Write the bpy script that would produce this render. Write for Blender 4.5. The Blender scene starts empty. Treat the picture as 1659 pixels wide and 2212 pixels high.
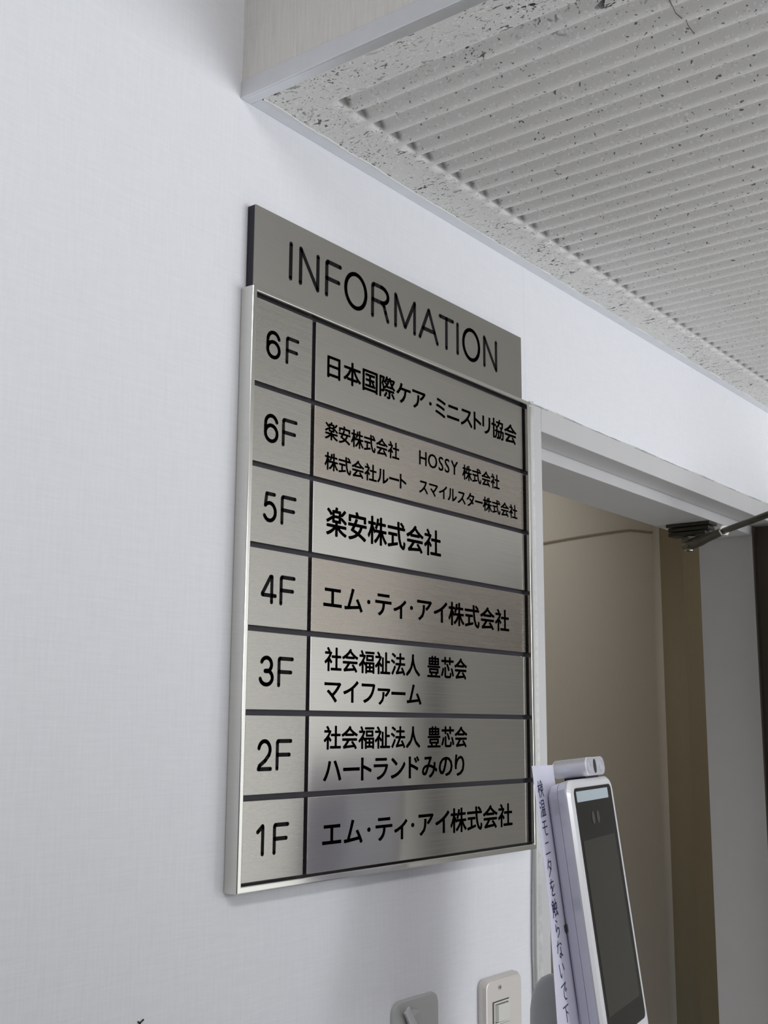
import bpy, bmesh, math, random
from mathutils import Vector, Matrix

random.seed(7)
C = bpy.context.scene.collection
scene = bpy.context.scene
PI = math.pi

# ------------------------------------------------------------------ camera
cam_data = bpy.data.cameras.new('camera')
cam_data.sensor_fit = 'HORIZONTAL'
cam_data.sensor_width = 36.0
cam_data.lens = 2514.0 * 36.0 / 1659.0
cam_data.clip_start = 0.01
cam = bpy.data.objects.new('camera', cam_data)
C.objects.link(cam)
_r = Vector((0.6117, -0.7910, 0.0062)); _d = Vector((0.1463, 0.1054, -0.9836)); _f = Vector((0.7774, 0.6026, 0.1802))
_f.normalize(); _r = (_r - _f * _r.dot(_f)).normalized(); _u = _r.cross(_f)
cam.matrix_world = Matrix(((_r.x, _u.x, -_f.x, -0.6633), (_r.y, _u.y, -_f.y, -0.6576), (_r.z, _u.z, -_f.z, 1.5097), (0, 0, 0, 1)))
scene.camera = cam

# ------------------------------------------------------------------ world, window light and fill lights, exposure
world = bpy.data.worlds.new('world'); scene.world = world
world.use_nodes = True
bg = world.node_tree.nodes['Background']
bg.inputs[0].default_value = (0.80, 0.88, 1.0, 1); bg.inputs[1].default_value = 0.35

def area(name, loc, direction, sx, sy, power, col=(1, 1, 1)):
    l = bpy.data.lights.new(name, 'AREA'); l.shape = 'RECTANGLE'; l.size = sx; l.size_y = sy
    l.energy = power; l.color = col
    o = bpy.data.objects.new(name, l); C.objects.link(o)
    o.location = loc
    o.rotation_euler = Vector(direction).to_track_quat('-Z', 'Z').to_euler()
    return o
area('window_daylight', (1.15, -2.93, 1.45), (0, 1, 0), 2.0, 1.90, 50, (0.92, 0.955, 1.0))
area('ceiling_fill_light', (-1.2, -1.6, 2.66), (0, 0, -1), 1.2, 0.30, 20, (0.97, 0.98, 1.0))  # added fill without a fixture, lifts the fascia and left wall
area('corridor_fill_light', (1.75, 0.42, 2.38), (0, 0, -1), 0.7, 0.2, 2.1, (1.0, 0.96, 0.90))  # added fill, sets the brightness of the wall beyond the doorway

scene.view_settings.view_transform = 'Standard'
scene.view_settings.look = 'None'
scene.view_settings.gamma = 1.0
scene.view_settings.exposure = 0.15
scene.view_settings.use_curve_mapping = False

# ------------------------------------------------------------------ materials
def nodemat(name):
    m = bpy.data.materials.new(name); m.use_nodes = True
    nt = m.node_tree
    return m, nt, nt.nodes, nt.links, nt.nodes['Principled BSDF']

def plain(name, col, rough=0.5, metal=0.0, noise=0.0, scale=40, bump=0.0, spec=0.5):
    m, nt, N, L, b = nodemat(name)
    b.inputs['Roughness'].default_value = rough; b.inputs['Metallic'].default_value = metal
    b.inputs['Specular IOR Level'].default_value = spec
    tc = N.new('ShaderNodeTexCoord')
    n = N.new('ShaderNodeTexNoise'); n.inputs['Scale'].default_value = scale; n.inputs['Detail'].default_value = 4
    L.new(tc.outputs['Object'], n.inputs['Vector'])
    r = N.new('ShaderNodeMapRange'); r.inputs[1].default_value = 0.25; r.inputs[2].default_value = 0.75
    r.inputs[3].default_value = 1 - noise; r.inputs[4].default_value = 1 + noise
    L.new(n.outputs['Fac'], r.inputs[0])
    v = N.new('ShaderNodeVectorMath'); v.operation = 'SCALE'; v.inputs[0].default_value = col[:3]
    L.new(r.outputs[0], v.inputs['Scale']); L.new(v.outputs[0], b.inputs['Base Color'])
    if bump:
        bp = N.new('ShaderNodeBump'); bp.inputs['Strength'].default_value = bump; bp.inputs['Distance'].default_value = 0.0006
        L.new(n.outputs['Fac'], bp.inputs['Height']); L.new(bp.outputs[0], b.inputs['Normal'])
    return m

def wallpaper(name, col, streak=0.03, bump=0.25, vertical=False, seam=None):
    """woven wallpaper: fine crossed thread streaks"""
    m, nt, N, L, b = nodemat(name)
    b.inputs['Roughness'].default_value = 0.75; b.inputs['Specular IOR Level'].default_value = 0.25
    tc = N.new('ShaderNodeTexCoord')
    def streaks(scale):
        mp = N.new('ShaderNodeMapping'); mp.inputs['Scale'].default_value = scale
        L.new(tc.outputs['Object'], mp.inputs[0])
        n = N.new('ShaderNodeTexNoise'); n.inputs['Scale'].default_value = 1.0; n.inputs['Detail'].default_value = 3
        n.inputs['Distortion'].default_value = 0.4
        L.new(mp.outputs[0], n.inputs[0]); return n.outputs['Fac']
    v = streaks((420, 420, 28)); h = streaks((32, 32, 420))
    mx = N.new('ShaderNodeMix'); mx.data_type = 'FLOAT'
    mx.inputs[0].default_value = 0.15 if vertical else 0.5
    L.new(v, mx.inputs[2]); L.new(h, mx.inputs[3])
    r = N.new('ShaderNodeMapRange'); r.inputs[1].default_value = 0.3; r.inputs[2].default_value = 0.7
    r.inputs[3].default_value = 1 - streak; r.inputs[4].default_value = 1 + streak
    L.new(mx.outputs[0], r.inputs[0])
    fac = r.outputs[0]
    if seam is not None:
        sx = N.new('ShaderNodeSeparateXYZ'); L.new(tc.outputs['Object'], sx.inputs[0])
        s = N.new('ShaderNodeMath'); s.operation = 'SUBTRACT'; s.inputs[1].default_value = seam; L.new(sx.outputs[0], s.inputs[0])
        a = N.new('ShaderNodeMath'); a.operation = 'ABSOLUTE'; L.new(s.outputs[0], a.inputs[0])
        g = N.new('ShaderNodeMapRange'); g.inputs[1].default_value = 0.0; g.inputs[2].default_value = 0.0007
        g.inputs[3].default_value = 0.88; g.inputs[4].default_value = 1.0; L.new(a.outputs[0], g.inputs[0])
        mu = N.new('ShaderNodeMath'); mu.operation = 'MULTIPLY'; L.new(fac, mu.inputs[0]); L.new(g.outputs[0], mu.inputs[1]); fac = mu.outputs[0]
    vm = N.new('ShaderNodeVectorMath'); vm.operation = 'SCALE'; vm.inputs[0].default_value = col[:3]
    L.new(fac, vm.inputs['Scale']); L.new(vm.outputs[0], b.inputs['Base Color'])
    bp = N.new('ShaderNodeBump'); bp.inputs['Strength'].default_value = bump; bp.inputs['Distance'].default_value = 0.0008
    L.new(mx.outputs[0], bp.inputs['Height']); L.new(bp.outputs[0], b.inputs['Normal'])
    return m

def brushed(name, col, rough=0.3, aniso=0.75, lines=0.05, metal=1.0):
    """stainless steel with a horizontal hairline finish"""
    m, nt, N, L, b = nodemat(name)
    b.inputs['Metallic'].default_value = metal; b.inputs['Roughness'].default_value = rough
    b.inputs['Anisotropic'].default_value = aniso; b.inputs['Anisotropic Rotation'].default_value = 0.25
    tg = N.new('ShaderNodeTangent'); tg.direction_type = 'RADIAL'; tg.axis = 'Z'
    L.new(tg.outputs[0], b.inputs['Tangent'])
    tc = N.new('ShaderNodeTexCoord')
    mp = N.new('ShaderNodeMapping'); mp.inputs['Scale'].default_value = (9, 9, 1500); L.new(tc.outputs['Object'], mp.inputs[0])
    n = N.new('ShaderNodeTexNoise'); n.inputs['Scale'].default_value = 1.0; n.inputs['Detail'].default_value = 2; L.new(mp.outputs[0], n.inputs[0])
    r = N.new('ShaderNodeMapRange'); r.inputs[1].default_value = 0.3; r.inputs[2].default_value = 0.7
    r.inputs[3].default_value = 1 - lines; r.inputs[4].default_value = 1 + lines; L.new(n.outputs['Fac'], r.inputs[0])
    v = N.new('ShaderNodeVectorMath'); v.operation = 'SCALE'; v.inputs[0].default_value = col[:3]
    L.new(r.outputs[0], v.inputs['Scale']); L.new(v.outputs[0], b.inputs['Base Color'])
    r2 = N.new('ShaderNodeMapRange'); r2.inputs[3].default_value = rough * 0.8; r2.inputs[4].default_value = rough * 1.2
    L.new(n.outputs['Fac'], r2.inputs[0]); L.new(r2.outputs[0], b.inputs['Roughness'])
    return m

ZC_BOARD = 2.0357
def tile_material():
    """rock-wool acoustic board: pale, with dark worm holes, pin holes white flecks as painted lit edges, and groove ends painted darker as shade"""
    m, nt, N, L, b = nodemat('acoustic_board')
    b.inputs['Roughness'].default_value = 0.9; b.inputs['Specular IOR Level'].default_value = 0.15
    tc = N.new('ShaderNodeTexCoord')
    def noise(scale, det=2, dist=0.0, off=(0, 0, 0)):
        mp = N.new('ShaderNodeMapping'); mp.inputs['Scale'].default_value = scale; mp.inputs['Location'].default_value = off
        L.new(tc.outputs['Object'], mp.inputs[0])
        n = N.new('ShaderNodeTexNoise'); n.inputs['Scale'].default_value = 1; n.inputs['Detail'].default_value = det; n.inputs['Distortion'].default_value = dist
        L.new(mp.outputs[0], n.inputs[0]); return n.outputs['Fac']
    def step(x, lo, hi):
        r = N.new('ShaderNodeMapRange'); r.inputs[1].default_value = lo; r.inputs[2].default_value = hi; L.new(x, r.inputs[0]); return r.outputs[0]
    def mul(a, c):
        q = N.new('ShaderNodeMath'); q.operation = 'MULTIPLY'
        L.new(a, q.inputs[0])
        if isinstance(c, float): q.inputs[1].default_value = c
        else: L.new(c, q.inputs[1])
        return q.outputs[0]
    def add(a, c):
        q = N.new('ShaderNodeMath'); q.operation = 'MAXIMUM'; L.new(a, q.inputs[0]); L.new(c, q.inputs[1]); return q.outputs[0]
    worms = step(noise((210, 90, 90), 2, 1.2), 0.615, 0.66)
    pins = step(noise((430, 330, 330), 1, 0.2, (3, 1, 0)), 0.675, 0.715)
    clump = step(noise((30, 22, 22), 2, 0, (7, 2, 0)), 0.36, 0.60)
    # flat border strips carry many more holes than the fluted field
    sx = N.new('ShaderNodeSeparateXYZ'); L.new(tc.outputs['Object'], sx.inputs[0])
    def border(axis, at, sign):
        q = N.new('ShaderNodeMapRange'); q.inputs[1].default_value = at - 0.012; q.inputs[2].default_value = at + 0.012
        q.inputs[3].default_value = 1.0 if sign > 0 else 0.0; q.inputs[4].default_value = 0.0 if sign > 0 else 1.0
        L.new(sx.outputs[axis], q.inputs[0]); return q.outputs[0]
    edge = add(border(0, 0.075, 1), border(1, -0.065, -1))
    border_only = edge
    edge = add(edge, step(edge, -1.0, 4.0))       # the field keeps a fraction
    inner = N.new('ShaderNodeMath'); inner.operation = 'MULTIPLY'; L.new(worms, inner.inputs[0]); L.new(border_only, inner.inputs[1])
    holes = mul(add(inner.outputs[0], pins), mul(edge, clump))
    holes2 = mul(step(noise((340, 260, 260), 1, 0.3, (9, 4, 0)), 0.70, 0.735), 0.8)
    holes = add(holes, holes2)
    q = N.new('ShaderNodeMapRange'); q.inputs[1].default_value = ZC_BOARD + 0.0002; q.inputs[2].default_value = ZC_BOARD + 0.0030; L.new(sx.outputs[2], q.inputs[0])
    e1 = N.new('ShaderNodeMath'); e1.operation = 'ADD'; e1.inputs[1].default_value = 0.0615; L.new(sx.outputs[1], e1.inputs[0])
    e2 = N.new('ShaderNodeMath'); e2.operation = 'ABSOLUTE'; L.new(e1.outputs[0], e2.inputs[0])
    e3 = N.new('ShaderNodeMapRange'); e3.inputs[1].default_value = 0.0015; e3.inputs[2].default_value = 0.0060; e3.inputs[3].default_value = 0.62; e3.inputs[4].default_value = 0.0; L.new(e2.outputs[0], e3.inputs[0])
    holes = add(holes, mul(q.outputs[0], e3.outputs[0]))  # groove-end pockets darkened as well, shade put into the colour
    flecks = step(noise((380, 300, 300), 1, 0.2, (1, 8, 0)), 0.645, 0.68)  # white specks painted in for the lit edges of the pits
    base = N.new('ShaderNodeMix'); base.data_type = 'RGBA'
    base.inputs[6].default_value = (0.855, 0.84, 0.81, 1); base.inputs[7].default_value = (1.0, 1.0, 1.0, 1); L.new(flecks, base.inputs[0])
    dk = N.new('ShaderNodeMix'); dk.data_type = 'RGBA'; dk.inputs[7].default_value = (0.05, 0.047, 0.042, 1)
    L.new(holes, dk.inputs[0]); L.new(base.outputs[2], dk.inputs[6]); L.new(dk.outputs[2], b.inputs['Base Color'])
    fine = noise((700, 700, 700), 2)
    bp = N.new('ShaderNodeBump'); bp.inputs['Strength'].default_value = 0.35; bp.inputs['Distance'].default_value = 0.0006
    L.new(fine, bp.inputs['Height']); L.new(bp.outputs[0], b.inputs['Normal'])
    return m

M = {}
M['wall'] = wallpaper('white_wallpaper', (0.86, 0.86, 0.89), 0.030, 0.40, seam=0.4465)
M['fascia'] = wallpaper('ribbed_wallpaper', (0.80, 0.775, 0.735), 0.06, 0.5, vertical=True)
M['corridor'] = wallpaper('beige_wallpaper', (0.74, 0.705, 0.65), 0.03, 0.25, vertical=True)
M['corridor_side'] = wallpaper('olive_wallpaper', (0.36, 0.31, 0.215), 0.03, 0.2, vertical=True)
M['plaster'] = plain('ceiling_white', (0.80, 0.80, 0.79), 0.85, noise=0.02)
M['floor'] = plain('floor_vinyl', (0.86, 0.85, 0.83), 0.5, noise=0.06, scale=8)
M['room'] = plain('room_paint', (0.74, 0.73, 0.70), 0.8, noise=0.03, scale=5)
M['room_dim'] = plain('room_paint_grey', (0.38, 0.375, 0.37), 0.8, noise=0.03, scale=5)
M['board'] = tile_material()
M['trim'] = plain('satin_aluminium', (0.76, 0.77, 0.79), 0.36, 0.7, noise=0.03, scale=60)
M['frame_paint'] = plain('warm_grey_enamel', (0.60, 0.59, 0.59), 0.38, noise=0.02, scale=25)
M['caulk'] = plain('old_caulk', (0.70, 0.70, 0.68), 0.7, noise=0.12, scale=180, bump=0.4)
M['leaf'] = plain('door_paint', (0.52, 0.50, 0.47), 0.5, noise=0.03, scale=12)
M['shade_crack'] = plain('shade_and_crack_brown', (0.10, 0.082, 0.065), 0.7)  # dark brown of the rebate's painted shade and of the board cracks
M['dark'] = plain('black_acrylic', (0.022, 0.018, 0.028), 0.45, spec=0.35)
M['ink'] = plain('black_lettering', (0.012, 0.011, 0.012), 0.8, spec=0.08)
M['rim'] = brushed('anodised_rim', (0.66, 0.65, 0.615), 0.17, 0.1, 0.02)
M['header'] = brushed('header_hairline', (0.33, 0.318, 0.29), 0.42, 0.7, 0.03)
M['plate'] = brushed('plate_hairline', (0.54, 0.525, 0.497), 0.20, 1.0, 0.05)
M['plate_dull'] = brushed('plate_hairline_dull', (0.42, 0.402, 0.37), 0.30, 0.95, 0.05)
M['plate_warm'] = brushed('plate_hairline_warm', (0.44, 0.40, 0.36), 0.28, 0.95, 0.035)
M['number'] = brushed('number_hairline', (0.42, 0.405, 0.375), 0.27, 0.95, 0.03)
M['closer'] = plain('dark_bronze', (0.075, 0.070, 0.055), 0.38, 0.7, noise=0.1)
M['chrome'] = plain('zinc_chrome', (0.80, 0.80, 0.79), 0.18, 1.0)
M['device'] = plain('silver_plastic', (0.74, 0.74, 0.81), 0.34, 0.45, noise=0.01)
M['chamfer'] = plain('polished_silver', (0.94, 0.94, 0.97), 0.30, 0.3)
M['glass'] = plain('black_glass', (0.008, 0.008, 0.007), 0.08, spec=0.22)
M['screen'] = plain('switched_off_screen', (0.034, 0.033, 0.027), 0.10, spec=0.3)
M['bar'] = plain('frosted_light_bar', (0.50, 0.58, 0.63), 0.3)
M['lens'] = plain('smoked_lens', (0.06, 0.057, 0.052), 0.3)
M['stand'] = plain('grey_stand_plastic', (0.44, 0.46, 0.465), 0.5)
M['paper'] = plain('note_paper', (0.76, 0.75, 0.88), 0.8)
M['pen'] = plain('blue_black_ink', (0.03, 0.03, 0.12), 0.6)
M['switch_steel'] = brushed('switch_steel', (0.76, 0.715, 0.67), 0.42, 0.3, 0.02, metal=0.25)
M['switch_ivory'] = plain('ivory_plastic', (0.76, 0.745, 0.69), 0.4)
M['slot'] = plain('dark_hole', (0.03, 0.03, 0.03), 0.6)
M['hook_steel'] = plain('hook_steel', (0.72, 0.72, 0.74), 0.3, 0.5)
M['wire'] = plain('white_cable', (0.62, 0.62, 0.60), 0.5)
M['wire_tan'] = plain('tan_cable', (0.36, 0.32, 0.25), 0.6)
M['scrap'] = plain('dark_scrap', (0.07, 0.065, 0.055), 0.8)
_m, _nt, _N, _L, _b = nodemat('clear_resin')
_b.inputs['Base Color'].default_value = (0.86, 0.87, 0.84, 1); _b.inputs['Roughness'].default_value = 0.22
_b.inputs['Transmission Weight'].default_value = 0.55; _b.inputs['IOR'].default_value = 1.45
M['resin'] = _m

# ------------------------------------------------------------------ mesh helpers
def mesh_obj(name, bm, mat, parent=None, smooth=False, bevel=0.0, seg=2):
    me = bpy.data.meshes.new(name); bm.normal_update(); bm.to_mesh(me); bm.free()
    o = bpy.data.objects.new(name, me); C.objects.link(o)
    for mm in (mat if isinstance(mat, (list, tuple)) else [mat]): me.materials.append(mm)
    if smooth:
        for p in me.polygons: p.use_smooth = True
    if bevel:
        md = o.modifiers.new('bevel', 'BEVEL'); md.width = bevel; md.segments = seg; md.limit_method = 'ANGLE'; md.angle_limit = 0.6
        md.harden_normals = False
    if parent: o.parent = parent
    return o

def box(bm, x0, x1, y0, y1, z0, z1, mi=0):
    vs = [bm.verts.new((x, y, z)) for x in (x0, x1) for y in (y0, y1) for z in (z0, z1)]
    for f in ((0, 1, 3, 2), (4, 6, 7, 5), (0, 4, 5, 1), (2, 3, 7, 6), (0, 2, 6, 4), (1, 5, 7, 3)):
        bm.faces.new([vs[i] for i in f]).material_index = mi
    return vs

def boxes(*bs):
    bm = bmesh.new()
    for b_ in bs: box(bm, *b_)
    return bm

def tube(bm, pts, r, n=10, caps=True):
    pts = [Vector(p) for p in pts]; rings = []
    rs = r if isinstance(r, (list, tuple)) else [r] * len(pts)
    up = None
    for i, p in enumerate(pts):
        t = (pts[min(i + 1, len(pts) - 1)] - pts[max(i - 1, 0)]).normalized()
        if up is None:
            up = Vector((0, 0, 1)) if abs(t.z) < 0.9 else Vector((1, 0, 0))
        a = t.cross(up).normalized(); bb = a.cross(t).normalized(); up = bb
        rings.append([bm.verts.new(p + (a * math.cos(q) + bb * math.sin(q)) * rs[i]) for q in (2 * PI * k / n for k in range(n))])
    for A, B in zip(rings, rings[1:]):
        for k in range(n):
            bm.faces.new((A[k], A[(k + 1) % n], B[(k + 1) % n], B[k]))
    if caps:
        bm.faces.new(rings[0][::-1]); bm.faces.new(rings[-1])

def smooth_pts(pts, k=6):
    """Catmull-Rom through the points"""
    P = [Vector(p) for p in pts]; P = [2 * P[0] - P[1]] + P + [2 * P[-1] - P[-2]]; out = []
    for i in range(1, len(P) - 2):
        for j in range(k):
            t = j / k; a, b_, c, d = P[i - 1:i + 3]
            out.append(0.5 * ((2 * b_) + (c - a) * t + (2 * a - 5 * b_ + 4 * c - d) * t * t + (-a + 3 * b_ - 3 * c + d) * t ** 3))
    out.append(P[-2]); return out

def rrect(x0, x1, z0, z1, r, n=6):
    pts = []
    for cx, cz, a0 in ((x1 - r, z1 - r, 0), (x0 + r, z1 - r, 90), (x0 + r, z0 + r, 180), (x1 - r, z0 + r, 270)):
        for k in range(n + 1):
            a = math.radians(a0 + 90 * k / n); pts.append((cx + r * math.cos(a), cz + r * math.sin(a)))
    return pts

def loft(bm, rings, cap_start=True, cap_end=True, mis=None):
    """rings: list of (outline [(x,z)], y)"""
    R = [[bm.verts.new((x, y, z)) for x, z in o] for o, y in rings]
    n = len(R[0])
    for i, (A, B) in enumerate(zip(R, R[1:])):
        for k in range(n):
            f = bm.faces.new((A[k], B[k], B[(k + 1) % n], A[(k + 1) % n]))
            if mis: f.material_index = mis[i]
    if cap_start: bm.faces.new(R[0])
    if cap_end: bm.faces.new(R[-1][::-1])

def empty(name, label, cat, loc=(0, 0, 0), group=None, matrix=None):
    o = bpy.data.objects.new(name, None); C.objects.link(o); o.empty_display_size = 0.05
    if matrix is not None: o.matrix_world = matrix
    else: o.location = loc
    return tag(o, label, cat, group)

def tag(o, label, cat, group=None):
    o['label'] = label; o['category'] = cat
    if group: o['group'] = group
    return o

def struct(o):
    o['kind'] = 'structure'; return o

def frame_at(o, parent_loc):
    """keep a mesh built in world coordinates in place under an Empty"""
    o.matrix_parent_inverse = Matrix.Translation(parent_loc).inverted()
    return o

# ------------------------------------------------------------------ lettering
def stroke(bm, pts, w, y, to=lambda a, b: (a, b)):
    """flat round-ended stroke through 2D points, facing -y"""
    P = [Vector(to(*p)) for p in pts]; r = w / 2
    def disc(c):
        bm.faces.new([bm.verts.new((c.x + r * math.cos(a), y, c.y + r * math.sin(a))) for a in (2 * PI * k / 14 for k in range(14))])
    for p in P: disc(p)
    for a, b_ in zip(P, P[1:]):
        d = (b_ - a)
        if d.length < 1e-7: continue
        d.normalize(); q = Vector((-d.y, d.x)) * r
        bm.faces.new([bm.verts.new((v.x, y, v.y)) for v in (a - q, b_ - q, b_ + q, a + q)])

def arc(cx, cy, rx, ry, a0, a1, n=18):
    return [(cx + rx * math.cos(math.radians(a0 + (a1 - a0) * k / n)), cy + ry * math.sin(math.radians(a0 + (a1 - a0) * k / n))) for k in range(n + 1)]

GLYPH = {
    'I': [[(0.5, 0), (0.5, 1)]],
    'N': [[(0, 0), (0, 1), (1, 0), (1, 1)]],
    'F': [[(0, 0), (0, 0.95), (0.06, 1), (1, 1)], [(0, 0.5), (0.9, 0.5)]],
    'O': [arc(0.5, 0.5, 0.5, 0.5, 0, 360, 40)],
    'R': [[(0, 0), (0, 0.95), (0.06, 1), (0.55, 1)] + arc(0.55, 0.755, 0.42, 0.245, 90, -90) + [(0, 0.51)], [(0.55, 0.51), (0.72, 0.44), (0.82, 0.25), (0.97, 0)]],
    'M': [[(0, 0), (0, 1), (0.5, 0.08), (1, 1), (1, 0)]],
    'A': [[(0, 0), (0.5, 1), (1, 0)], [(0.18, 0.33), (0.82, 0.33)]],
    'T': [[(0, 1), (1, 1)], [(0.5, 1), (0.5, 0)]],
    '6': [arc(0.5, 0.31, 0.5, 0.31, 0, 360, 30), [(0.0, 0.33), (0.0, 0.55)] + arc(0.5, 0.66, 0.5, 0.34, 170, 22, 18)],
    '5': [[(0.86, 1), (0.2, 1), (0.1, 0.55)] + arc(0.47, 0.33, 0.50, 0.33, 138, -150, 26)],
    '4': [[(0.72, 0), (0.72, 0.96), (0.62, 0.96), (0, 0.29), (0.02, 0.25), (1, 0.25)]],
    '3': [arc(0.46, 0.745, 0.42, 0.255, 160, -88, 20) + [(0.36, 0.5)], [(0.36, 0.51)] + arc(0.46, 0.265, 0.5, 0.26, 85, -168, 24)],
    '2': [arc(0.48, 0.68, 0.46, 0.32, 168, -8, 20) + [(0.86, 0.5), (0.55, 0.3), (0.1, 0.12), (0.02, 0), (1, 0)]],
    '1': [[(0, 0.80), (0.85, 1), (0.9, 0.96), (0.9, 0)]],
}

def glyph(bm, ch, x0, x1, z0, z1, w, y):
    for s in GLYPH[ch]:
        stroke(bm, s, w, y, lambda a, b_: (x0 + (x1 - x0) * a, z0 + (z1 - z0) * b_))

ADV = {'・': 0.52, 'ィ': 0.76, 'ァ': 0.78, 'ト': 0.62, 'リ': 0.70, 'ミ': 0.82, 'ニ': 0.9, 'ス': 0.97, 'イ': 0.92, 'ー': 0.9,
       'エ': 1.03, 'ム': 0.99, 'テ': 1.0, 'ア': 0.96, 'マ': 0.98, 'フ': 0.98, 'ケ': 0.97, 'ル': 0.97, 'タ': 0.93, 'ハ': 1.0, 'ラ': 0.93,
       'ン': 0.95, 'ド': 0.85, 'み': 1.0, 'の': 0.96, 'り': 0.8}
_cache = {}
def char_mesh(ch):
    if ch in _cache: return _cache[ch]
    cu = bpy.data.curves.new('glyph', 'FONT'); cu.body = ch; cu.resolution_u = 3
    o = bpy.data.objects.new('glyph', cu); C.objects.link(o)
    dg = bpy.context.evaluated_depsgraph_get()
    me = bpy.data.meshes.new_from_object(o.evaluated_get(dg))
    vs = [(v.co.x, v.co.y) for v in me.vertices]; fs = [tuple(p.vertices) for p in me.polygons]
    bpy.data.objects.remove(o); bpy.data.curves.remove(cu); bpy.data.meshes.remove(me)
    if ch == '・':
        cx = sum(v[0] for v in vs) / len(vs); cy = sum(v[1] for v in vs) / len(vs)
        vs = [(cx + 0.6 * (x - cx), cy + 0.6 * (y - cy)) for x, y in vs]
    _cache[ch] = (vs, fs); return _cache[ch]

def text_line(bm, s, x0, x1, z0, z1, y, r):
    """characters set on one line and fitted to the printed extents; r rounds and thickens the strokes"""
    items = []; pen = 0.0; latin = all(ord(c) < 256 for c in s)
    for ch in s:
        vs, fs = char_mesh(ch)
        lo = min(v[0] for v in vs); hi = max(v[0] for v in vs)
        adv = (hi - lo) + 0.13 if latin else ADV.get(ch, 1.0)
        off = pen + adv / 2 - (lo + hi) / 2
        items.append(([(v[0] + off, v[1]) for v in vs], fs)); pen += adv
    ax = [v[0] for i in items for v in i[0]]; ay = [v[1] for i in items for v in i[0]]
    a0, a1, b0, b1 = min(ax), max(ax), min(ay), max(ay)
    sx = (x1 - x0 - 2 * r) / (a1 - a0); sz = (z1 - z0 - 2 * r) / (b1 - b0)
    shifts = [(r * math.cos(2 * PI * k / 8), r * math.sin(2 * PI * k / 8)) for k in range(8)]
    for vs, fs in items:
        for dx, dz in shifts:
            nv = [bm.verts.new((x0 + r + (vx - a0) * sx + dx, y, z0 + r + (vy - b0) * sz + dz)) for vx, vy in vs]
            for f in fs:
                try: bm.faces.new([nv[i] for i in f])
                except ValueError: pass

# ================================================================== the setting
ZC = 2.0345                      # underside of the dropped ceiling
struct(mesh_obj('floor', boxes((-2.6, 2.3, -3.1, 1.2, -0.05, 0.0)), M['floor']))
struct(mesh_obj('wall_front', boxes((-2.6, 0.4575, 0, 0.12, 0, 2.7), (1.272, 2.3, 0, 0.12, 0, 2.7), (0.4575, 1.272, 0, 0.12, 1.8712, 2.7)), M['wall']))
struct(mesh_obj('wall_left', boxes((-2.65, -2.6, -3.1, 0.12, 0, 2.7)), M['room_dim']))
struct(mesh_obj('wall_right', boxes((2.3, 2.35, -3.1, 0.12, 0, 2.7)), M['room']))
WX0, WX1, WZ0, WZ1 = 0.12, 2.18, 0.47, 2.43
struct(mesh_obj('wall_back', boxes((-2.6, WX0, -3.1, -3.0, 0, 2.7), (WX1, 2.3, -3.1, -3.0, 0, 2.7), (WX0, WX1, -3.1, -3.0, 0, WZ0), (WX0, WX1, -3.1, -3.0, WZ1, 2.7)), M['room']))
struct(mesh_obj('window_1', boxes((WX0, WX0 + 0.04, -3.08, -3.02, WZ0, WZ1), (WX1 - 0.04, WX1, -3.08, -3.02, WZ0, WZ1), (WX0 + 0.04, WX1 - 0.04, -3.08, -3.02, WZ0, WZ0 + 0.04), (WX0 + 0.04, WX1 - 0.04, -3.08, -3.02, WZ1 - 0.04, WZ1), (1.13, 1.17, -3.08, -3.02, WZ0 + 0.04, WZ1 - 0.04)), M['trim']))
struct(mesh_obj('wall_shade_blocker', boxes((-2.6, 0.53, -0.98, -0.90, 0, 1.54)), M['room_dim']))  # unseen half-height wall, added to shade the lower front wall
struct(mesh_obj('ceiling', boxes((-2.6, 2.3, -3.1, 0.12, 2.7, 2.75)), M['plaster']))

# dropped ceiling: fascia, edge trim, fluted acoustic boards
FX = -0.0169
struct(mesh_obj('wall_fascia', boxes((FX, FX + 0.03, -2.2, 0, 2.050, 2.7)), M['fascia']))
struct(mesh_obj('trim_1', boxes((FX - 0.0012, FX + 0.0005, -2.2, 0, ZC, 2.0510), (FX + 0.0005, FX + 0.0112, -2.2, 0, ZC, ZC + 0.0015)), M['trim'], bevel=0.0006))
struct(mesh_obj('trim_2', boxes((FX + 0.0112, 2.3, -0.0130, 0, ZC, ZC + 0.0015)), M['trim'], bevel=0.0005))
# caulk between the wall-side trim and the boards
bm = bmesh.new(); prev = None
for k in range(261):
    x = FX + 0.012 + k * 0.005
    w_ = max(0.0, (0.0012 if k < 40 else 0.0002) + 0.0009 * math.sin(k * 0.37) * math.sin(k * 0.113 + 1) + random.uniform(-0.0004, 0.0004))
    if k < 26: w_ += 0.0011 * (1 - k / 26)
    a = bm.verts.new((x, -0.0126, ZC - 0.0002)); b_ = bm.verts.new((x, -0.0126 - w_, ZC - 0.0002))
    c = bm.verts.new((x, -0.0126 - w_, ZC + 0.002)); d = bm.verts.new((x, -0.0126, ZC + 0.002))
    if prev:
        for i in range(3):
            q = (a, b_, c, d); bm.faces.new((prev[i], prev[i + 1], q[i + 1], q[i]))
    prev = (a, b_, c, d)
struct(mesh_obj('trim_3', bm, plain('white_caulk', (0.80, 0.80, 0.78), 0.6)))

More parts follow.
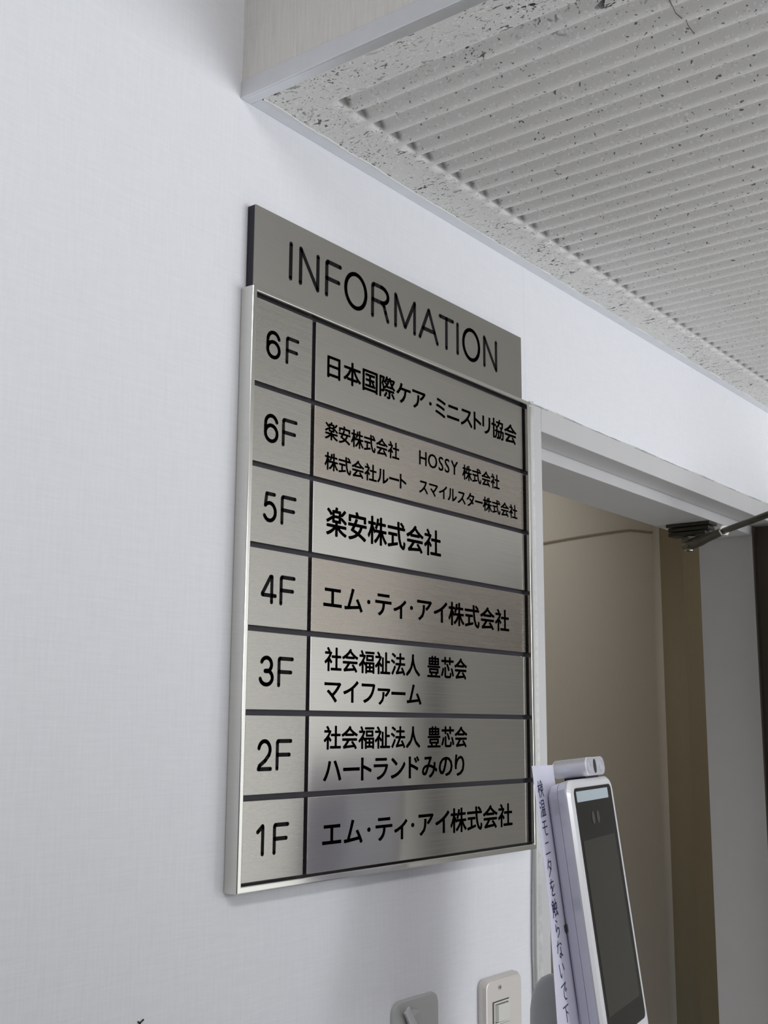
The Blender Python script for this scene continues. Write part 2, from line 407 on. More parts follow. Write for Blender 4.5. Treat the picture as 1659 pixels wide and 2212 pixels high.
def board_mesh():
    bm = bmesh.new()
    pitch = 0.0243; x_first = 0.0445; per = 12
    xs = [FX + 0.0108, 0.0, 0.02]
    n_groove = 92
    for g in range(n_groove):
        xs += [x_first + (g - 0.5) * pitch + k * pitch / per for k in range(per)]
    xs = [x for x in xs if x < 2.29] + [2.3]
    ys = [-0.0122, -0.03, -0.050, -0.0599, -0.0608, -0.0617, -0.0631, -0.066, -0.072, -0.085] + [-0.1 - 0.05 * k for k in range(43)]
    def h(x, y):
        t = (x - x_first) / pitch
        if t < -0.5: return 0.0
        u = abs(t - round(t)) * 2                   # 0 groove centre, 1 ridge
        s = min(1, max(0, (-0.0600 - y) / 0.0016))
        p = max(0.0, 1 - (u / 0.82)); p = p * p * (3 - 2 * p)
        return 0.0070 * p * s
    V = [[bm.verts.new((x, y, ZC + 0.0012 + h(x, y))) for y in ys] for x in xs]
    for i in range(len(xs) - 1):
        for j in range(len(ys) - 1):
            bm.faces.new((V[i][j], V[i][j + 1], V[i + 1][j + 1], V[i + 1][j]))
    return bm
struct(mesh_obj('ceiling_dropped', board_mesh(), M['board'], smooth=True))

# hairline cracks at a butt joint between two boards
bm = bmesh.new()
for cr in ([(0.0755, -0.3475), (0.084, -0.3462), (0.0931, -0.3445), (0.1026, -0.3455)], [(0.1063, -0.3475), (0.111, -0.346), (0.1158, -0.3453), (0.127, -0.345)]):
    prev = None
    for k, (x, y) in enumerate(cr):
        v = [bm.verts.new((x, y - 0.00018, ZC + 0.0008)), bm.verts.new((x, y + 0.00018, ZC + 0.0008)), bm.verts.new((x, y + 0.00018, ZC + 0.0016)), bm.verts.new((x, y - 0.00018, ZC + 0.0016))]
        if prev:
            for i in range(4): bm.faces.new((prev[i], prev[(i + 1) % 4], v[(i + 1) % 4], v[i]))
        prev = v
struct(mesh_obj('trim_8', bm, M['shade_crack']))

# corridor seen through the doorway
bm = bmesh.new()
pts = [(-0.6, 0.95), (-0.6, 0.90)] + [(2.73 + 0.07 * math.sin(a), 0.83 + 0.07 * math.cos(a)) for a in (PI / 2 * k / 12 for k in range(13))] + [(2.80, 0.121), (2.85, 0.121), (2.85, 0.95)]
lo = [bm.verts.new((x, y, 0)) for x, y in pts]; hi = [bm.verts.new((x, y, 2.40)) for x, y in pts]
for k in range(len(pts)):
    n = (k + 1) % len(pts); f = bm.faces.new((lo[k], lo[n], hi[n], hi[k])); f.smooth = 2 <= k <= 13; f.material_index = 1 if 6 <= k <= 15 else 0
bm.faces.new(lo[::-1]); bm.faces.new(hi); bmesh.ops.recalc_face_normals(bm, faces=bm.faces)
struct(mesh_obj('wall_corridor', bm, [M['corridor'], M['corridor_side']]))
struct(mesh_obj('wall_corridor_left', boxes((-0.65, -0.6, 0.121, 0.95, 0, 2.40)), M['corridor']))
struct(mesh_obj('wall_corridor_near', boxes((-0.6, 0.4575, 0.121, 0.128, 0, 2.40), (1.272, 2.80, 0.121, 0.128, 0, 2.40), (0.4575, 1.272, 0.121, 0.128, 1.8712, 2.40)), M['corridor']))
struct(mesh_obj('ceiling_corridor', boxes((-0.6, 2.80, 0.121, 0.95, 2.40, 2.45)), M['plaster']))

# door frame: casing face, rebate and stop on three sides
struct(mesh_obj('door_frame', boxes(
    (0.4575, 0.4745, -0.004, 0.130, 0, 1.8712), (0.4745, 0.4880, 0.036, 0.130, 0, 1.8432),
    (1.2550, 1.2720, -0.004, 0.130, 0, 1.8712), (1.2400, 1.2550, 0.036, 0.130, 0, 1.8432),
    (0.4745, 1.2550, -0.004, 0.130, 1.8432, 1.8712), (0.4880, 1.2400, 0.036, 0.130, 1.8278, 1.8432)), M['frame_paint'], bevel=0.0009))
def caulk_strip(pts_fn, n):
    bm = bmesh.new(); prev = None
    for k in range(n):
        ring = [bm.verts.new(p) for p in pts_fn(k)]
        if prev:
            for i in range(len(ring) - 1): bm.faces.new((prev[i], prev[i + 1], ring[i + 1], ring[i]))
        prev = ring
    return bm
def top_caulk(k):
    x = 0.452 + k * 0.0075; w_ = 0.0030 + 0.0008 * math.sin(k * 0.21) + random.uniform(-0.0004, 0.0004)
    return [(x, -0.0036, 1.8708), (x, -0.0026, 1.8712 + w_ * 0.6), (x, -0.0002, 1.8714 + w_)]
struct(mesh_obj('trim_4', caulk_strip(top_caulk, 110), M['caulk'], smooth=True))
bm = bmesh.new(); x = 0.456
while x < 1.27:
    ln = random.uniform(0.02, 0.07); n = max(2, int(ln / 0.006)); prev = None
    for k in range(n + 1):
        t = k / n; xx = x + ln * t; th = 0.0006 * math.sin(PI * min(1, max(0.02, t))) + 0.00008; zz = 1.8716 + random.uniform(-0.00025, 0.00025)
        v = [bm.verts.new((xx, -0.0040, zz)), bm.verts.new((xx, -0.0033, zz + th))]
        if prev: bm.faces.new((prev[0], prev[1], v[1], v[0]))
        prev = v
    x += ln + random.uniform(0.004, 0.05)
struct(mesh_obj('trim_7', bm, M['slot']))
def side_caulk(k):
    z = k * 0.015; w_ = 0.0055 + 0.0012 * math.sin(k * 0.33) + random.uniform(-0.0004, 0.0004)
    return [(0.4579, -0.0038, z), (0.4576 - w_ * 0.5, -0.0024, z), (0.4573 - w_, -0.0002, z)]
struct(mesh_obj('trim_5', caulk_strip(side_caulk, 126), M['caulk'], smooth=True))
# open door leaf, hinged on the right jamb
leaf = struct(mesh_obj('door_1', boxes((1.2190, 1.2540, -0.783, -0.006, 0.008, 1.838)), M['leaf'], bevel=0.002))
o = mesh_obj('glazing_slit', boxes((1.2175, 1.2555, -0.706, -0.668, 0.25, 1.76)), M['glass'], leaf, bevel=0.001)
struct(mesh_obj('trim_6', boxes((1.2408, 1.2548, 0.0335, 0.036, 0.0, 1.8425), (1.2525, 1.2550, -0.002, 0.0335, 0.0, 1.8425)), M['shade_crack']))  # dark strips added in the right rebate to deepen its shade

# ================================================================== information sign
SX, SZ = 0.2095, 1.3838
sign = empty('information_sign', 'brushed metal floor directory sign headed INFORMATION on the white wall', 'sign', (SX, 0, SZ))
SL = Vector((SX, 0, SZ))
def sp(o): o.parent = sign; return frame_at(o, SL)
X0, X1, Z0, Z1 = -0.0112, 0.4305, 1.3838, 1.8666      # outer frame
I0, I1, J0, J1 = -0.0060, 0.4262, 1.3890, 1.8622      # inner frame
bm = bmesh.new()
ys = (-0.0145, -0.0006)
ring = lambda a, b_, c, d, y: [bm.verts.new(p) for p in ((a, y, c), (b_, y, c), (b_, y, d), (a, y, d))]
of, inf, ob, inb = ring(X0, X1, Z0, Z1, ys[0]), ring(I0, I1, J0, J1, ys[0]), ring(X0, X1, Z0, Z1, ys[1]), ring(I0, I1, J0, J1, ys[1])
for k in range(4):
    n = (k + 1) % 4
    bm.faces.new((of[k], of[n], inf[n], inf[k])); bm.faces.new((ob[n], ob[k], inb[k], inb[n]))
    bm.faces.new((of[n], of[k], ob[k], ob[n])); bm.faces.new((inf[k], inf[n], inb[n], inb[k]))
bmesh.ops.recalc_face_normals(bm, faces=bm.faces)
sp(mesh_obj('frame', bm, M['rim'], bevel=0.0009, seg=3))
sp(mesh_obj('backing_panel', boxes((I0, I1, -0.0048, -0.0008, J0, J1)), M['dark']))
sp(mesh_obj('header_core', boxes((-0.0058, 0.4228, -0.0084, -0.0006, 1.8668, 1.9404)), M['dark']))
hdr = sp(mesh_obj('header_plate', boxes((-0.0058, 0.4228, -0.0094, -0.0084, 1.8668, 1.9404)), M['header']))
bm = bmesh.new()
w = 0.0040
for ch, a, b_ in (('I', 0.0372, 0.0408), ('N', 0.0518, 0.0747), ('F', 0.0868, 0.1056), ('O', 0.1135, 0.1432), ('R', 0.1533, 0.1778), ('M', 0.1892, 0.2202),
                  ('A', 0.2291, 0.2593), ('T', 0.2639, 0.2868), ('I', 0.2938, 0.2974), ('O', 0.3063, 0.3362), ('N', 0.3465, 0.3699)):
    ov = 0.0006 if ch == 'O' else 0
    glyph(bm, ch, a, b_, 1.8868 + w / 2 - ov, 1.9222 - w / 2 + ov, w, -0.00965)
def face_front(bm):
    bm.normal_update()
    for f in bm.faces:
        if f.normal.y > 0: f.normal_flip()

def letter_part(bm, parent):
    face_front(bm)
    o = mesh_obj('lettering', bm, M['ink']); o.parent = parent
    return o
letter_part(bm, hdr)
hdr['label'] = 'plain metal header plate reading INFORMATION'

EDGE = [1.8608, 1.7859, 1.7185, 1.6520, 1.5850, 1.5190, 1.4535, 1.3900]     # centre lines of the black gaps
ROWS = [
    ('6', 0.0114, 0.0288, 0.0369, 0.0521, 1.8111, 1.8359, 'plate_dull', [('日本国際ケア・ミニストリ協会', 0.0897, 0.4100, 1.8127, 1.8347)]),
    ('6', 0.0112, 0.0285, 0.0345, 0.0518, 1.7388, 1.7636, 'plate_warm', [('楽安株式会社', 0.0879, 0.1961, 1.7562, 1.7729), ('HOSSY', 0.2283, 0.2952, 1.7588, 1.7732), ('株式会社', 0.3032, 0.3741, 1.7569, 1.7731),
                                                                   ('株式会社ルート', 0.0881, 0.2074, 1.7290, 1.7452), ('スマイルスター株式会社', 0.2283, 0.4096, 1.7300, 1.7456)]),
    ('5', 0.0120, 0.0290, 0.0351, 0.0525, 1.6722, 1.6975, 'plate', [('楽安株式会社', 0.0914, 0.2646, 1.6713, 1.6976)]),
    ('4', 0.0124, 0.0308, 0.0360, 0.0532, 1.6055, 1.6304, 'plate_warm', [('エム・ティ・アイ株式会社', 0.0893, 0.3897, 1.6066, 1.6300)]),
    ('3', 0.0128, 0.0301, 0.0356, 0.0531, 1.5393, 1.5640, 'plate', [('社会福祉法人', 0.0921, 0.2298, 1.5546, 1.5752), ('豊芯会', 0.2417, 0.3090, 1.5544, 1.5753), ('マイファーム', 0.0925, 0.2320, 1.5276, 1.5476)]),
    ('2', 0.0126, 0.0298, 0.0358, 0.0532, 1.4735, 1.4983, 'plate', [('社会福祉法人', 0.0926, 0.2301, 1.4891, 1.5090), ('豊芯会', 0.2420, 0.3089, 1.4888, 1.5091), ('ハートランドみのり', 0.0924, 0.3035, 1.4616, 1.4823)]),
    ('1', 0.0140, 0.0235, 0.0346, 0.0515, 1.4088, 1.4332, 'plate', [('エム・ティ・アイ株式会社', 0.0926, 0.3912, 1.4089, 1.4320)]),
]
GAP = 0.0022
for i, (dg, d0, d1, f0, f1, z0, z1, mat, lines) in enumerate(ROWS):
    top = EDGE[i] - (GAP if i else 0.0012); bot = EDGE[i + 1] + (GAP if i < 6 else 0.0005)
    npl = sp(mesh_obj('number_plate', boxes((-0.0052, 0.0692, -0.0093, -0.0048, bot, top)), M['number'], bevel=0.0004))
    which = ('upper 6F', 'lower 6F', '5F', '4F', '3F', '2F', '1F')[i]
    npl['label'] = 'metal number plate of the ' + which + ' row'
    bm = bmesh.new(); w = 0.0032
    glyph(bm, dg, d0 + w / 2, d1 - w / 2, z0 + w / 2, z1 - w / 2, w, -0.0095)
    glyph(bm, 'F', f0, f1 - w / 2, z0 + w / 2, z1 - w / 2, w, -0.0095)
    letter_part(bm, npl)
    npa = sp(mesh_obj('name_plate', boxes((0.0738, 0.4228, -0.0093, -0.0048, bot, top)), M[mat], bevel=0.0004))
    npa['label'] = 'metal name plate of the ' + which + ' row'
    bm = bmesh.new()
    for s, a, b_, c, d in lines:
        if i == 1 and len(bm.verts) and a != 0.3032:      # four tenants share this plate: one lettering each
            letter_part(bm, npa); bm = bmesh.new()
        text_line(bm, s, a, b_, c, d, -0.0095, (0.0170 if s[0] != 'H' else 0.006) * (d - c) + 0.00004)
    letter_part(bm, npa)

# ================================================================== light switch
sw = empty('light_switch', 'metal wall switch plate with an ivory rocker, near the door frame', 'light switch', (0.3735, 0, 1.2065))
def sub(o, par, loc): o.parent = par; o.matrix_parent_inverse = Matrix.Translation(loc).inverted(); return o
L_ = (0.3735, 0, 1.2065)
bm = bmesh.new()
loft(bm, [(rrect(0.3385, 0.4085, 1.1465, 1.2665, 0.008), -0.0002), (rrect(0.3387, 0.4083, 1.1467, 1.2663, 0.008), -0.0050), (rrect(0.3412, 0.4060, 1.1490, 1.2640, 0.0065), -0.0078), (rrect(0.3424, 0.4048, 1.1502, 1.2628, 0.0056), -0.0082)])
bmesh.ops.recalc_face_normals(bm, faces=bm.faces)
sub(mesh_obj('cover_plate', bm, M['switch_steel']), sw, L_)
bm = bmesh.new(); tube(bm, [(0.3650, -0.0079, 1.2570), (0.3650, -0.0090, 1.2570)], 0.0022, 16)
scr = sub(mesh_obj('screw', bm, M['chrome']), sw, L_)
bm = boxes((0.3635, 0.3665, -0.0092, -0.0089, 1.2567, 1.2573))
o = mesh_obj('screw_slot', bm, M['slot']); o.parent = scr
bm = bmesh.new()
loft(bm, [(rrect(0.3527, 0.3807, 1.2235, 1.2440, 0.001), -0.008), (rrect(0.3527, 0.3807, 1.2235, 1.2440, 0.001), -0.0096), (rrect(0.3545, 0.3789, 1.2250, 1.2425, 0.0008), -0.0096), (rrect(0.3545, 0.3789, 1.2250, 1.2425, 0.0008), -0.0086)], True, False)
bmesh.ops.recalc_face_normals(bm, faces=bm.faces)
sub(mesh_obj('rocker_gap', boxes((0.3519, 0.3815, -0.0085, -0.0080, 1.2227, 1.2448)), M['slot']), sw, L_)
fr = sub(mesh_obj('rocker_frame', bm, M['switch_ivory']), sw, L_)
bm = bmesh.new()
vs = box(bm, 0.3560, 0.3782, -0.0120, -0.0080, 1.2258, 1.2416)
for v in vs:
    if v.co.x < 0.36 and v.co.y < -0.0087: v.co.y += 0.0010; v.co.x += 0.0030
sub(mesh_obj('rocker', bm, M['switch_ivory'], bevel=0.0004), sw, L_)

# ================================================================== adhesive hook
hk = empty('wall_hook', 'clear resin stick-on hook plate with a slanted metal hook on the wall', 'hook', (0.2335, 0, 1.235))
L_ = (0.2335, 0, 1.235)
bm = bmesh.new()
loft(bm, [(rrect(0.1985, 0.2685, 1.2005, 1.2695, 0.011), -0.0003), (rrect(0.1987, 0.2683, 1.2007, 1.2693, 0.011), -0.0022), (rrect(0.2002, 0.2668, 1.2022, 1.2678, 0.0098), -0.0034)])
bmesh.ops.recalc_face_normals(bm, faces=bm.faces)
sub(mesh_obj('base_plate', bm, M['resin']), hk, L_)
bm = bmesh.new()
loft(bm, [([(0.2295 + 0.0125 * math.cos(a), 1.2480 + 0.0125 * math.sin(a)) for a in (2 * PI * k / 32 for k in range(32))], -0.0030),
          ([(0.2295 + 0.0118 * math.cos(a), 1.2480 + 0.0118 * math.sin(a)) for a in (2 * PI * k / 32 for k in range(32))], -0.0058),
          ([(0.2295 + 0.0085 * math.cos(a), 1.2480 + 0.0085 * math.sin(a)) for a in (2 * PI * k / 32 for k in range(32))], -0.0070)])
bmesh.ops.recalc_face_normals(bm, faces=bm.faces)
sub(mesh_obj('pivot_disc', bm, M['resin']), hk, L_)
bm = bmesh.new()
d_ = Vector((0.56, 0, -0.83)).normalized(); s_ = Vector((d_.z, 0, -d_.x)) * -1
a = Vector((0.2125, -0.0072, 1.2625)); b_ = a + d_ * 0.036
for off, wd, yy in ((-0.0024, 0.0019, -0.0098), (0.0018, 0.0021, -0.0088)):
    q = [a + s_ * (off - wd), b_ + s_ * (off - wd), b_ + s_ * (off + wd), a + s_ * (off + wd)]
    lo = [bm.verts.new((v.x, -0.0066, v.z)) for v in q]; hi = [bm.verts.new((v.x, yy, v.z)) for v in q]
    bm.faces.new(lo); bm.faces.new(hi[::-1])
    for k in range(4): bm.faces.new((lo[k], hi[k], hi[(k + 1) % 4], lo[(k + 1) % 4]))
e1 = b_ + d_ * 0.002
tube(bm, smooth_pts([b_ + Vector((0, -0.001, 0)), b_ + d_ * 0.008 + Vector((0, -0.004, 0)), b_ + d_ * 0.010 + Vector((0, -0.014, 0)), b_ + d_ * 0.002 + Vector((0, -0.018, 0))]), 0.0024, 8)
bmesh.ops.recalc_face_normals(bm, faces=bm.faces)
sub(mesh_obj('hook_arm', bm, M['hook_steel'], bevel=0.0004), hk, L_)

# ================================================================== cables and small marks
bm = bmesh.new()
tube(bm, smooth_pts([(0.4495, -0.0035, 1.866), (0.4490, -0.0035, 1.75), (0.4490, -0.0035, 1.60), (0.4480, -0.0036, 1.48), (0.4470, -0.0036, 1.405), (0.4455, -0.0038, 1.37), (0.4440, -0.0040, 1.335),
                     (0.4430, -0.0042, 1.302), (0.4425, -0.0042, 1.275), (0.4435, -0.0040, 1.245), (0.4425, -0.0036, 1.20), (0.442, -0.0034, 1.10), (0.443, -0.0034, 0.6), (0.443, -0.0034, 0.02)]), 0.0026, 10)
tag(mesh_obj('door_edge_cable', bm, M['wire'], smooth=True), 'thin white cable running down the wall beside the door frame', 'cable')
bm = bmesh.new()
tube(bm, smooth_pts([(1.70, 0.8965, 1.915), (2.0443, 0.8965, 1.9941), (2.2931, 0.8965, 2.0471), (2.5315, 0.8965, 2.0943), (2.60, 0.8965, 2.104), (2.725, 0.8965, 2.115)]), 0.0028, 8)
tag(mesh_obj('corridor_cable', bm, M['wire_tan'], smooth=True), 'thin tan cable strung across the beige wall beyond the doorway', 'cable')
bm = bmesh.new()
stroke(bm, [(-0.0895, 1.3066), (-0.0880, 1.3056), (-0.0850, 1.3072)], 0.0012, -0.0006); stroke(bm, [(-0.0880, 1.3056), (-0.0876, 1.3020)], 0.0010, -0.0006)
for f in bmesh.ops.extrude_face_region(bm, geom=list(bm.faces))['geom']:
    if isinstance(f, bmesh.types.BMVert): f.co.y = -0.0001
tag(mesh_obj('stuck_scrap', bm, M['scrap']), 'tiny dark scrap stuck on the white wall at lower left', 'scrap')

# ================================================================== door closer arm
dc = empty('door_closer', 'dark metal door closer arm under the door head', 'door closer', (1.075, 0.09, 1.8278))
L_ = (1.075, 0.09, 1.8278)
dirv = Vector((0.9961 - 1.0815, -0.0122 - 0.0814, 0.007)).normalized()
side = dirv.cross(Vector((0, 0, 1))).normalized()
def obox(bm, c, u, v, hu, hv, z0, z1):
    vs = []
    for su in (-1, 1):
        for sv in (-1, 1):
            for z in (z0, z1):
                p = Vector(c) + u * hu * su + v * hv * sv; vs.append(bm.verts.new((p.x, p.y, z)))
    for f in ((0, 1, 3, 2), (4, 6, 7, 5), (0, 4, 5, 1), (2, 3, 7, 6), (0, 2, 6, 4), (1, 5, 7, 3)): bm.faces.new([vs[i] for i in f])
du = Vector((dirv.x, dirv.y, 0)).normalized(); dv = Vector((side.x, side.y, 0)).normalized()
bm = bmesh.new()
for bx in ((1.062, 1.094, 0.037, 0.110, 1.8225, 1.8277), (1.065, 1.091, 0.040, 0.108, 1.8155, 1.8212), (1.066, 1.090, 0.046, 0.108, 1.8080, 1.8142)): box(bm, *bx)
bmesh.ops.recalc_face_normals(bm, faces=bm.faces)
sub(mesh_obj('soffit_bracket', bm, M['closer'], bevel=0.0012), dc, L_)
piv = Vector((1.0790, 0.0795, 1.794)); nut = Vector((0.9985, -0.0100, 1.7975)); out = Vector((0.9000, -0.1270, 1.8010))
bm = bmesh.new()
obox(bm, piv + du * 0.004, du, dv, 0.012, 0.0085, 1.7985, 1.8068)
obox(bm, piv + du * 0.004, du, dv, 0.012, 0.0085, 1.7885, 1.7940)
tube(bm, [piv + du * 0.006, piv.lerp(nut, 0.35), piv.lerp(nut, 0.55), nut - du * 0.001], [0.0085, 0.0085, 0.0070, 0.0058], 16)
bmesh.ops.recalc_face_normals(bm, faces=bm.faces)
sub(mesh_obj('forearm', bm, M['closer'], smooth=False, bevel=0.0008), dc, L_)
bm = bmesh.new(); tube(bm, [(piv.x, piv.y, 1.8068), (piv.x, piv.y, 1.7850)], 0.0042, 14); tube(bm, [(piv.x, piv.y, 1.7885), (piv.x, piv.y, 1.7850)], 0.0062, 6)
sub(mesh_obj('pivot_screw', bm, M['chrome']), dc, L_)
bm = bmesh.new(); tube(bm, [nut, nut + du * 0.0045 + Vector((0, 0, 0.0002))], 0.0082, 6)
sub(mesh_obj('lock_nut', bm, M['chrome']), dc, L_)
bm = bmesh.new(); tube(bm, [nut + du * 0.001, out], 0.0046, 14)
sub(mesh_obj('adjusting_rod', bm, M['closer'], smooth=True), dc, L_)
bm = bmesh.new(); tube(bm, [(out.x, out.y, 1.793), (out.x, out.y, 1.812)], 0.010, 18); tube(bm, [out + Vector((0, 0, 0.006)), (1.160, -0.340, 1.806)], 0.008, 12)
sub(mesh_obj('main_arm', bm, M['closer']), dc, L_)
bm = boxes((1.165, 1.2188, -0.42, -0.20, 1.770, 1.822)); tube(bm, [(1.185, -0.340, 1.806), (1.158, -0.340, 1.806)], 0.010, 14)
sub(mesh_obj('closer_body', bm, M['closer'], bevel=0.003), dc, L_)

# ================================================================== face-reading terminal
wv = Vector((0.9837, 0.1796, 0.0)); uv = Vector((-0.0237, 0.1296, 0.9913)); nv = Vector((0.1781, -0.9752, 0.1317))
TL = Vector((0.2483, -0.1585, 1.4570))
MD = Matrix(((wv.x, -nv.x, uv.x, TL.x), (wv.y, -nv.y, uv.y, TL.y), (wv.z, -nv.z, uv.z, TL.z), (0, 0, 0, 1)))
dev = empty('face_terminal', 'silver face scanner with a tall black screen, leaning back before the doorway', 'terminal', matrix=MD)
GW, GB = 0.108, -0.205                      # glass width, glass bottom
def outl(l, t, r, z_bot, rad): return rrect(-l, GW + l, z_bot, t, rad)
bm = bmesh.new()
loft(bm, [(outl(0.0006, 0.0006, 0, GB - 0.0006, 0.006), 0.0), (outl(0.0075, 0.0048, 0, GB - 0.016, 0.011), 0.0006), (outl(0.0105, 0.0072, 0, GB - 0.020, 0.013), 0.0030), (outl(0.0108, 0.0075, 0, GB - 0.0205, 0.013), 0.0045), (outl(0.0060, 0.0060, 0, GB - 0.019, 0.013), 0.0128)],
     mis=[1, 1, 0, 0])
bmesh.ops.recalc_face_normals(bm, faces=bm.faces)
mesh_obj('front_housing', bm, [M['device'], M['chamfer']], dev)
bm = bmesh.new()
loft(bm, [(outl(0.0050, 0.0052, 0, GB - 0.018, 0.0125), 0.0126), (outl(0.0050, 0.0052, 0, GB - 0.018, 0.0125), 0.0132), (outl(0.0059, 0.0060, 0, GB - 0.019, 0.013), 0.0134), (outl(0.0010, 0.0045, 0, GB - 0.0165, 0.012), 0.0215), (outl(-0.0030, 0.0015, 0, GB - 0.013, 0.010), 0.0245), (outl(-0.0060, -0.001, 0, GB - 0.010, 0.008), 0.0252)])
bmesh.ops.recalc_face_normals(bm, faces=bm.faces)
mesh_obj('rear_housing', bm, M['device'], dev)
bm = bmesh.new()
loft(bm, [(rrect(0, GW, GB, 0, 0.0055), 0.0012), (rrect(0, GW, GB, 0, 0.0055), -0.0003)])
bmesh.ops.recalc_face_normals(bm, faces=bm.faces)
mesh_obj('glass_panel', bm, M['glass'], dev)
def flat(name, x0, x1, z0, z1, r, y, mat):
    bm = bmesh.new(); loft(bm, [(rrect(x0, x1, z0, z1, r, 4), y + 0.0004), (rrect(x0, x1, z0, z1, r, 4), y)])
    bmesh.ops.recalc_face_normals(bm, faces=bm.faces)
    return mesh_obj(name, bm, mat, dev)
flat('light_bar', 0.0046, 0.0960, -0.0119, -0.0028, 0.0012, -0.0006, M['bar'])
flat('screen', 0.0050, 0.0985, -0.1853, -0.0442, 0.0008, -0.0005, M['screen'])
for cx in (0.0425, 0.0565):
    bm = bmesh.new(); o_ = [(cx + 0.0040 * math.cos(a), -0.0268 + 0.0055 * math.sin(a)) for a in (2 * PI * k / 24 for k in range(24))]
    loft(bm, [(o_, 0.0), (o_, -0.0006)]); bmesh.ops.recalc_face_normals(bm, faces=bm.faces)
    mesh_obj('camera_lens', bm, M['lens'], dev)
# sensor bar on top
bm = bmesh.new()
pill = lambda g: rrect(0.0385 - g, 0.0945 + g, 0.0092 - g, 0.0256 + g, 0.0075 + g, 8)
loft(bm, [(pill(-0.0012), 0.030), (pill(0.0), 0.0285), (pill(0.0), -0.0012), (pill(-0.0007), -0.0020), (pill(-0.0015), -0.0020), (pill(-0.0015), -0.0014)], mis=[0, 0, 1, 0, 0])
bmesh.ops.recalc_face_normals(bm, faces=bm.faces)
sen = mesh_obj('sensor_bar', bm, [M['device'], M['chamfer']], dev)
def sens(name, cx, rx, rz, y, mat, ringw=None):
    bm = bmesh.new(); E = lambda k: [(cx + rx * k * math.cos(a), 0.0174 + rz * k * math.sin(a)) for a in (2 * PI * q / 24 for q in range(24))]
    if ringw: loft(bm, [(E(1), -0.0012), (E(1), y), (E(ringw), y), (E(ringw), -0.0012)], False, False)
    else: loft(bm, [(E(1), -0.0010), (E(1), y)])
    bmesh.ops.recalc_face_normals(bm, faces=bm.faces)
    o = mesh_obj(name, bm, mat, sen); return o
sens('lens_ring', 0.0490, 0.0058, 0.0058, -0.0020, M['device'], 0.80)
sens('lens_ring', 0.0840, 0.0058, 0.0058, -0.0020, M['device'], 0.80)
sens('sensor_slot', 0.0655, 0.0034, 0.0062, -0.0020, M['slot'])
bm = bmesh.new(); loft(bm, [(rrect(0.0480, 0.0860, 0.003, 0.0100, 0.001), 0.0030), (rrect(0.0480, 0.0860, 0.003, 0.0100, 0.001), 0.0230)])
bmesh.ops.recalc_face_normals(bm, faces=bm.faces)
mesh_obj('sensor_neck', bm, M['dark'], dev)
bm = bmesh.new(); tube(bm, [(0.0070, 0.0238, -0.1130), (0.0012, 0.0240, -0.1130)], 0.0030, 16)
mesh_obj('mounting_knob', bm, M['slot'], dev)

# handwritten paper strip behind the terminal
note = empty('paper_note', 'white paper strip with vertical handwriting stuck behind the silver scanner', 'note', matrix=MD)
bm = bmesh.new(); prev = None
edge = smooth_pts([(-0.0222, 0.0228, 0), (-0.0254, -0.046, 0), (-0.0276, -0.0889, 0), (-0.0375, -0.1406, 0), (-0.0454, -0.179, 0), (-0.0520, -0.215, 0)], 5)
for p in edge:
    row = [bm.verts.new((p.x + k * 0.009, 0.0262, p.y - 0.0001 * k)) for k in range(7)]
    if prev:
        for k in range(6): bm.faces.new((prev[k], prev[k + 1], row[k + 1], row[k]))
    prev = row
for f in bmesh.ops.extrude_face_region(bm, geom=list(bm.faces))['geom']:
    if isinstance(f, bmesh.types.BMVert): f.co.y += 0.00025
bmesh.ops.recalc_face_normals(bm, faces=bm.faces)
sheet = mesh_obj('sheet', bm, M['paper'], note)
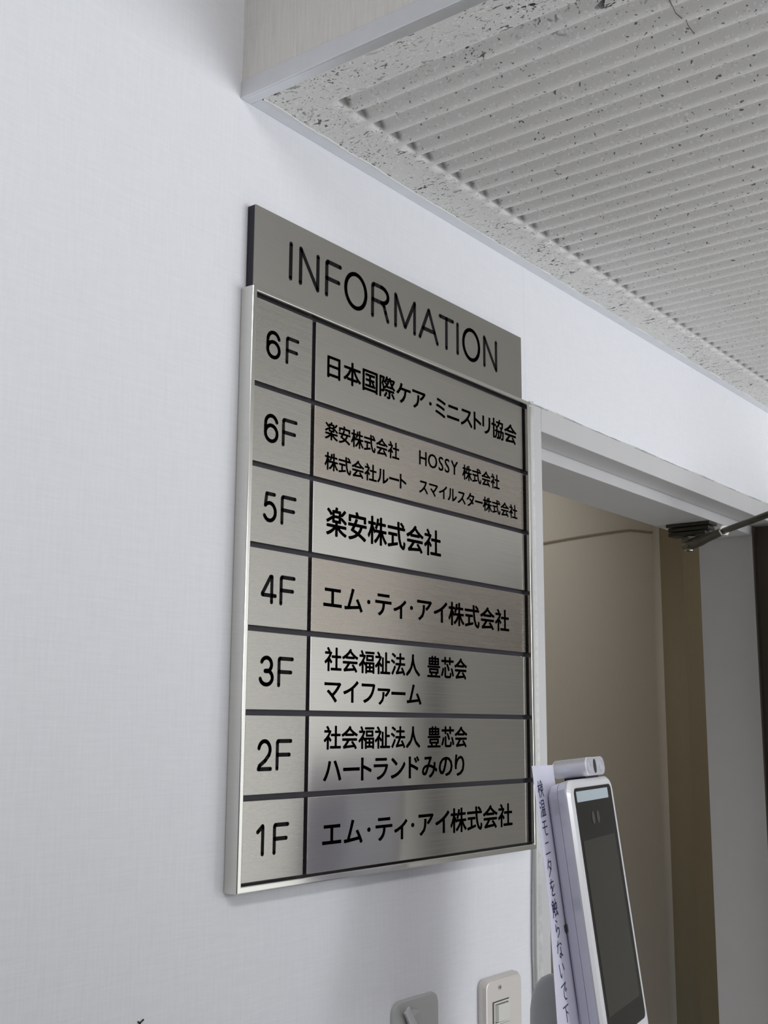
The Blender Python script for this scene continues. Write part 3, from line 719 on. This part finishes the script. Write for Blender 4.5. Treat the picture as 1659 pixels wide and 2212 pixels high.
HAND = [
    [[(0, .72), (.42, .72)], [(.22, 1), (.22, 0)], [(.22, .7), (.02, .35)], [(.24, .6), (.38, .45)], [(.72, 1), (.45, .72)], [(.72, 1), (1, .7)], [(.58, .72), (.88, .72)],
     [(.52, .6), (.95, .6), (.95, .38), (.52, .38), (.52, .6)], [(.74, .72), (.73, .38), (.45, 0)], [(.74, .36), (1, 0)]],
    [[(.05, .95), (.18, .85)], [(0, .65), (.14, .55)], [(.02, 0), (.2, .35)], [(.38, .98), (.88, .98), (.88, .55), (.38, .55), (.38, .98)], [(.38, .76), (.88, .76)],
     [(.36, .05), (.36, .42), (.92, .42), (.92, .05)], [(.54, .42), (.54, .05)], [(.73, .42), (.73, .05)], [(.25, .03), (1, .03)]],
    [[(.15, .9), (.85, .9)], [(.05, .55), (.95, .55)], [(.45, .9), (.45, .2), (.55, .05), (.9, .08)]],
    [[(.2, .8), (.8, .8)], [(.05, .15), (.95, .15)]],
    [[(.4, 1), (.1, .5)], [(.38, .85), (.85, .85), (.7, .4), (.2, 0)], [(.35, .6), (.7, .35)]],
    [[(.15, .82), (.85, .85)], [(.5, 1), (.2, .5), (.45, .6), (.55, .3)], [(.9, .6), (.4, .35), (.3, .12), (.45, .02), (.85, .05)]],
    [[(.2, 1), (.02, .75)], [(.2, .9), (.4, .9), (.35, .75)], [(.1, .72), (.42, .72), (.42, 0)], [(.1, .72), (.1, .2), (0, 0)], [(.1, .5), (.42, .5)], [(.1, .3), (.42, .3)], [(.26, .72), (.26, .3)],
     [(.55, .75), (.95, .75), (.95, .42), (.55, .42), (.55, .75)], [(.75, 1), (.75, .1)], [(.5, .08), (1, .12)], [(.9, .25), (1, 0)]],
    [[(.4, 1), (.6, .88)], [(.3, .75), (.25, .35), (.55, .55), (.85, .45), (.85, .2), (.4, 0)]],
    [[(.05, .78), (.55, .82)], [(.35, 1), (.05, .35)], [(.7, .85), (.95, .7)], [(.7, .6), (.72, .12), (.5, 0), (.35, .12), (.55, .25), (.95, .05)]],
    [[(.1, .9), (.15, .25), (.3, .1), (.4, .3)], [(.75, .85), (.95, .45)]],
    [[(.05, .85), (.95, .95), (.5, .6), (.4, .25), (.6, .03), (.85, .03)], [(.75, .6), (.82, .45)], [(.9, .65), (.97, .5)]],
    [[(0, .9), (1, .9)], [(.48, .9), (.48, 0)], [(.5, .62), (.8, .42)]],
    [[(.1, .72), (.9, .8)], [(.4, 1), (.75, .45)], [(.2, .3), (.25, .08), (.5, 0), (.8, .1)]],
]
bm = bmesh.new()
for i, g in enumerate(HAND):
    zc = 0.0025 - 0.01625 * i; xc = -0.0098 - 0.0009 * i if i < 8 else -0.0170 - 0.0016 * (i - 8)
    for s in g:
        stroke(bm, s, 0.0010, 0.0259, lambda a, b_: (xc - 0.0062 + 0.0124 * a, zc - 0.0066 + 0.0132 * b_ + 0.001 * a))
face_front(bm)
mesh_obj('handwriting', bm, M['pen'], note)

# stand behind the terminal
st = empty('terminal_stand', 'grey round-topped stand pole behind the paper note', 'stand', (0.3188, -0.1, 0))
KX, KY = 0.3120, -0.1000
prof = [(0.0, 1.2890), (0.006, 1.2882), (0.012, 1.2850), (0.017, 1.2790), (0.0205, 1.2700), (0.0222, 1.2580), (0.0228, 1.2350), (0.0228, 0.02)]
bm = bmesh.new(); R_ = []
for r_, z in prof: R_.append([bm.verts.new((KX + max(r_, 0.0003) * math.cos(a), KY + max(r_, 0.0003) * math.sin(a), z)) for a in (2 * PI * k / 40 for k in range(40))])
for A, B in zip(R_, R_[1:]):
    for k in range(40): bm.faces.new((A[k], A[(k + 1) % 40], B[(k + 1) % 40], B[k]))
bm.faces.new(R_[0]); bmesh.ops.recalc_face_normals(bm, faces=bm.faces)
sub(mesh_obj('pole', bm, M['stand'], smooth=True), st, (0.3188, -0.1, 0))
bm = bmesh.new(); tube(bm, [(KX, KY, 0.0), (KX, KY, 0.016), (KX, KY, 0.022)], [0.092, 0.092, 0.080], 48)
sub(mesh_obj('base', bm, M['stand']), st, (0.3188, -0.1, 0))
bm = boxes((KX - 0.012, KX + 0.012, -0.1445, -0.118, 1.232, 1.262))
sub(mesh_obj('bracket', bm, M['stand'], bevel=0.002), st, (0.3188, -0.1, 0))
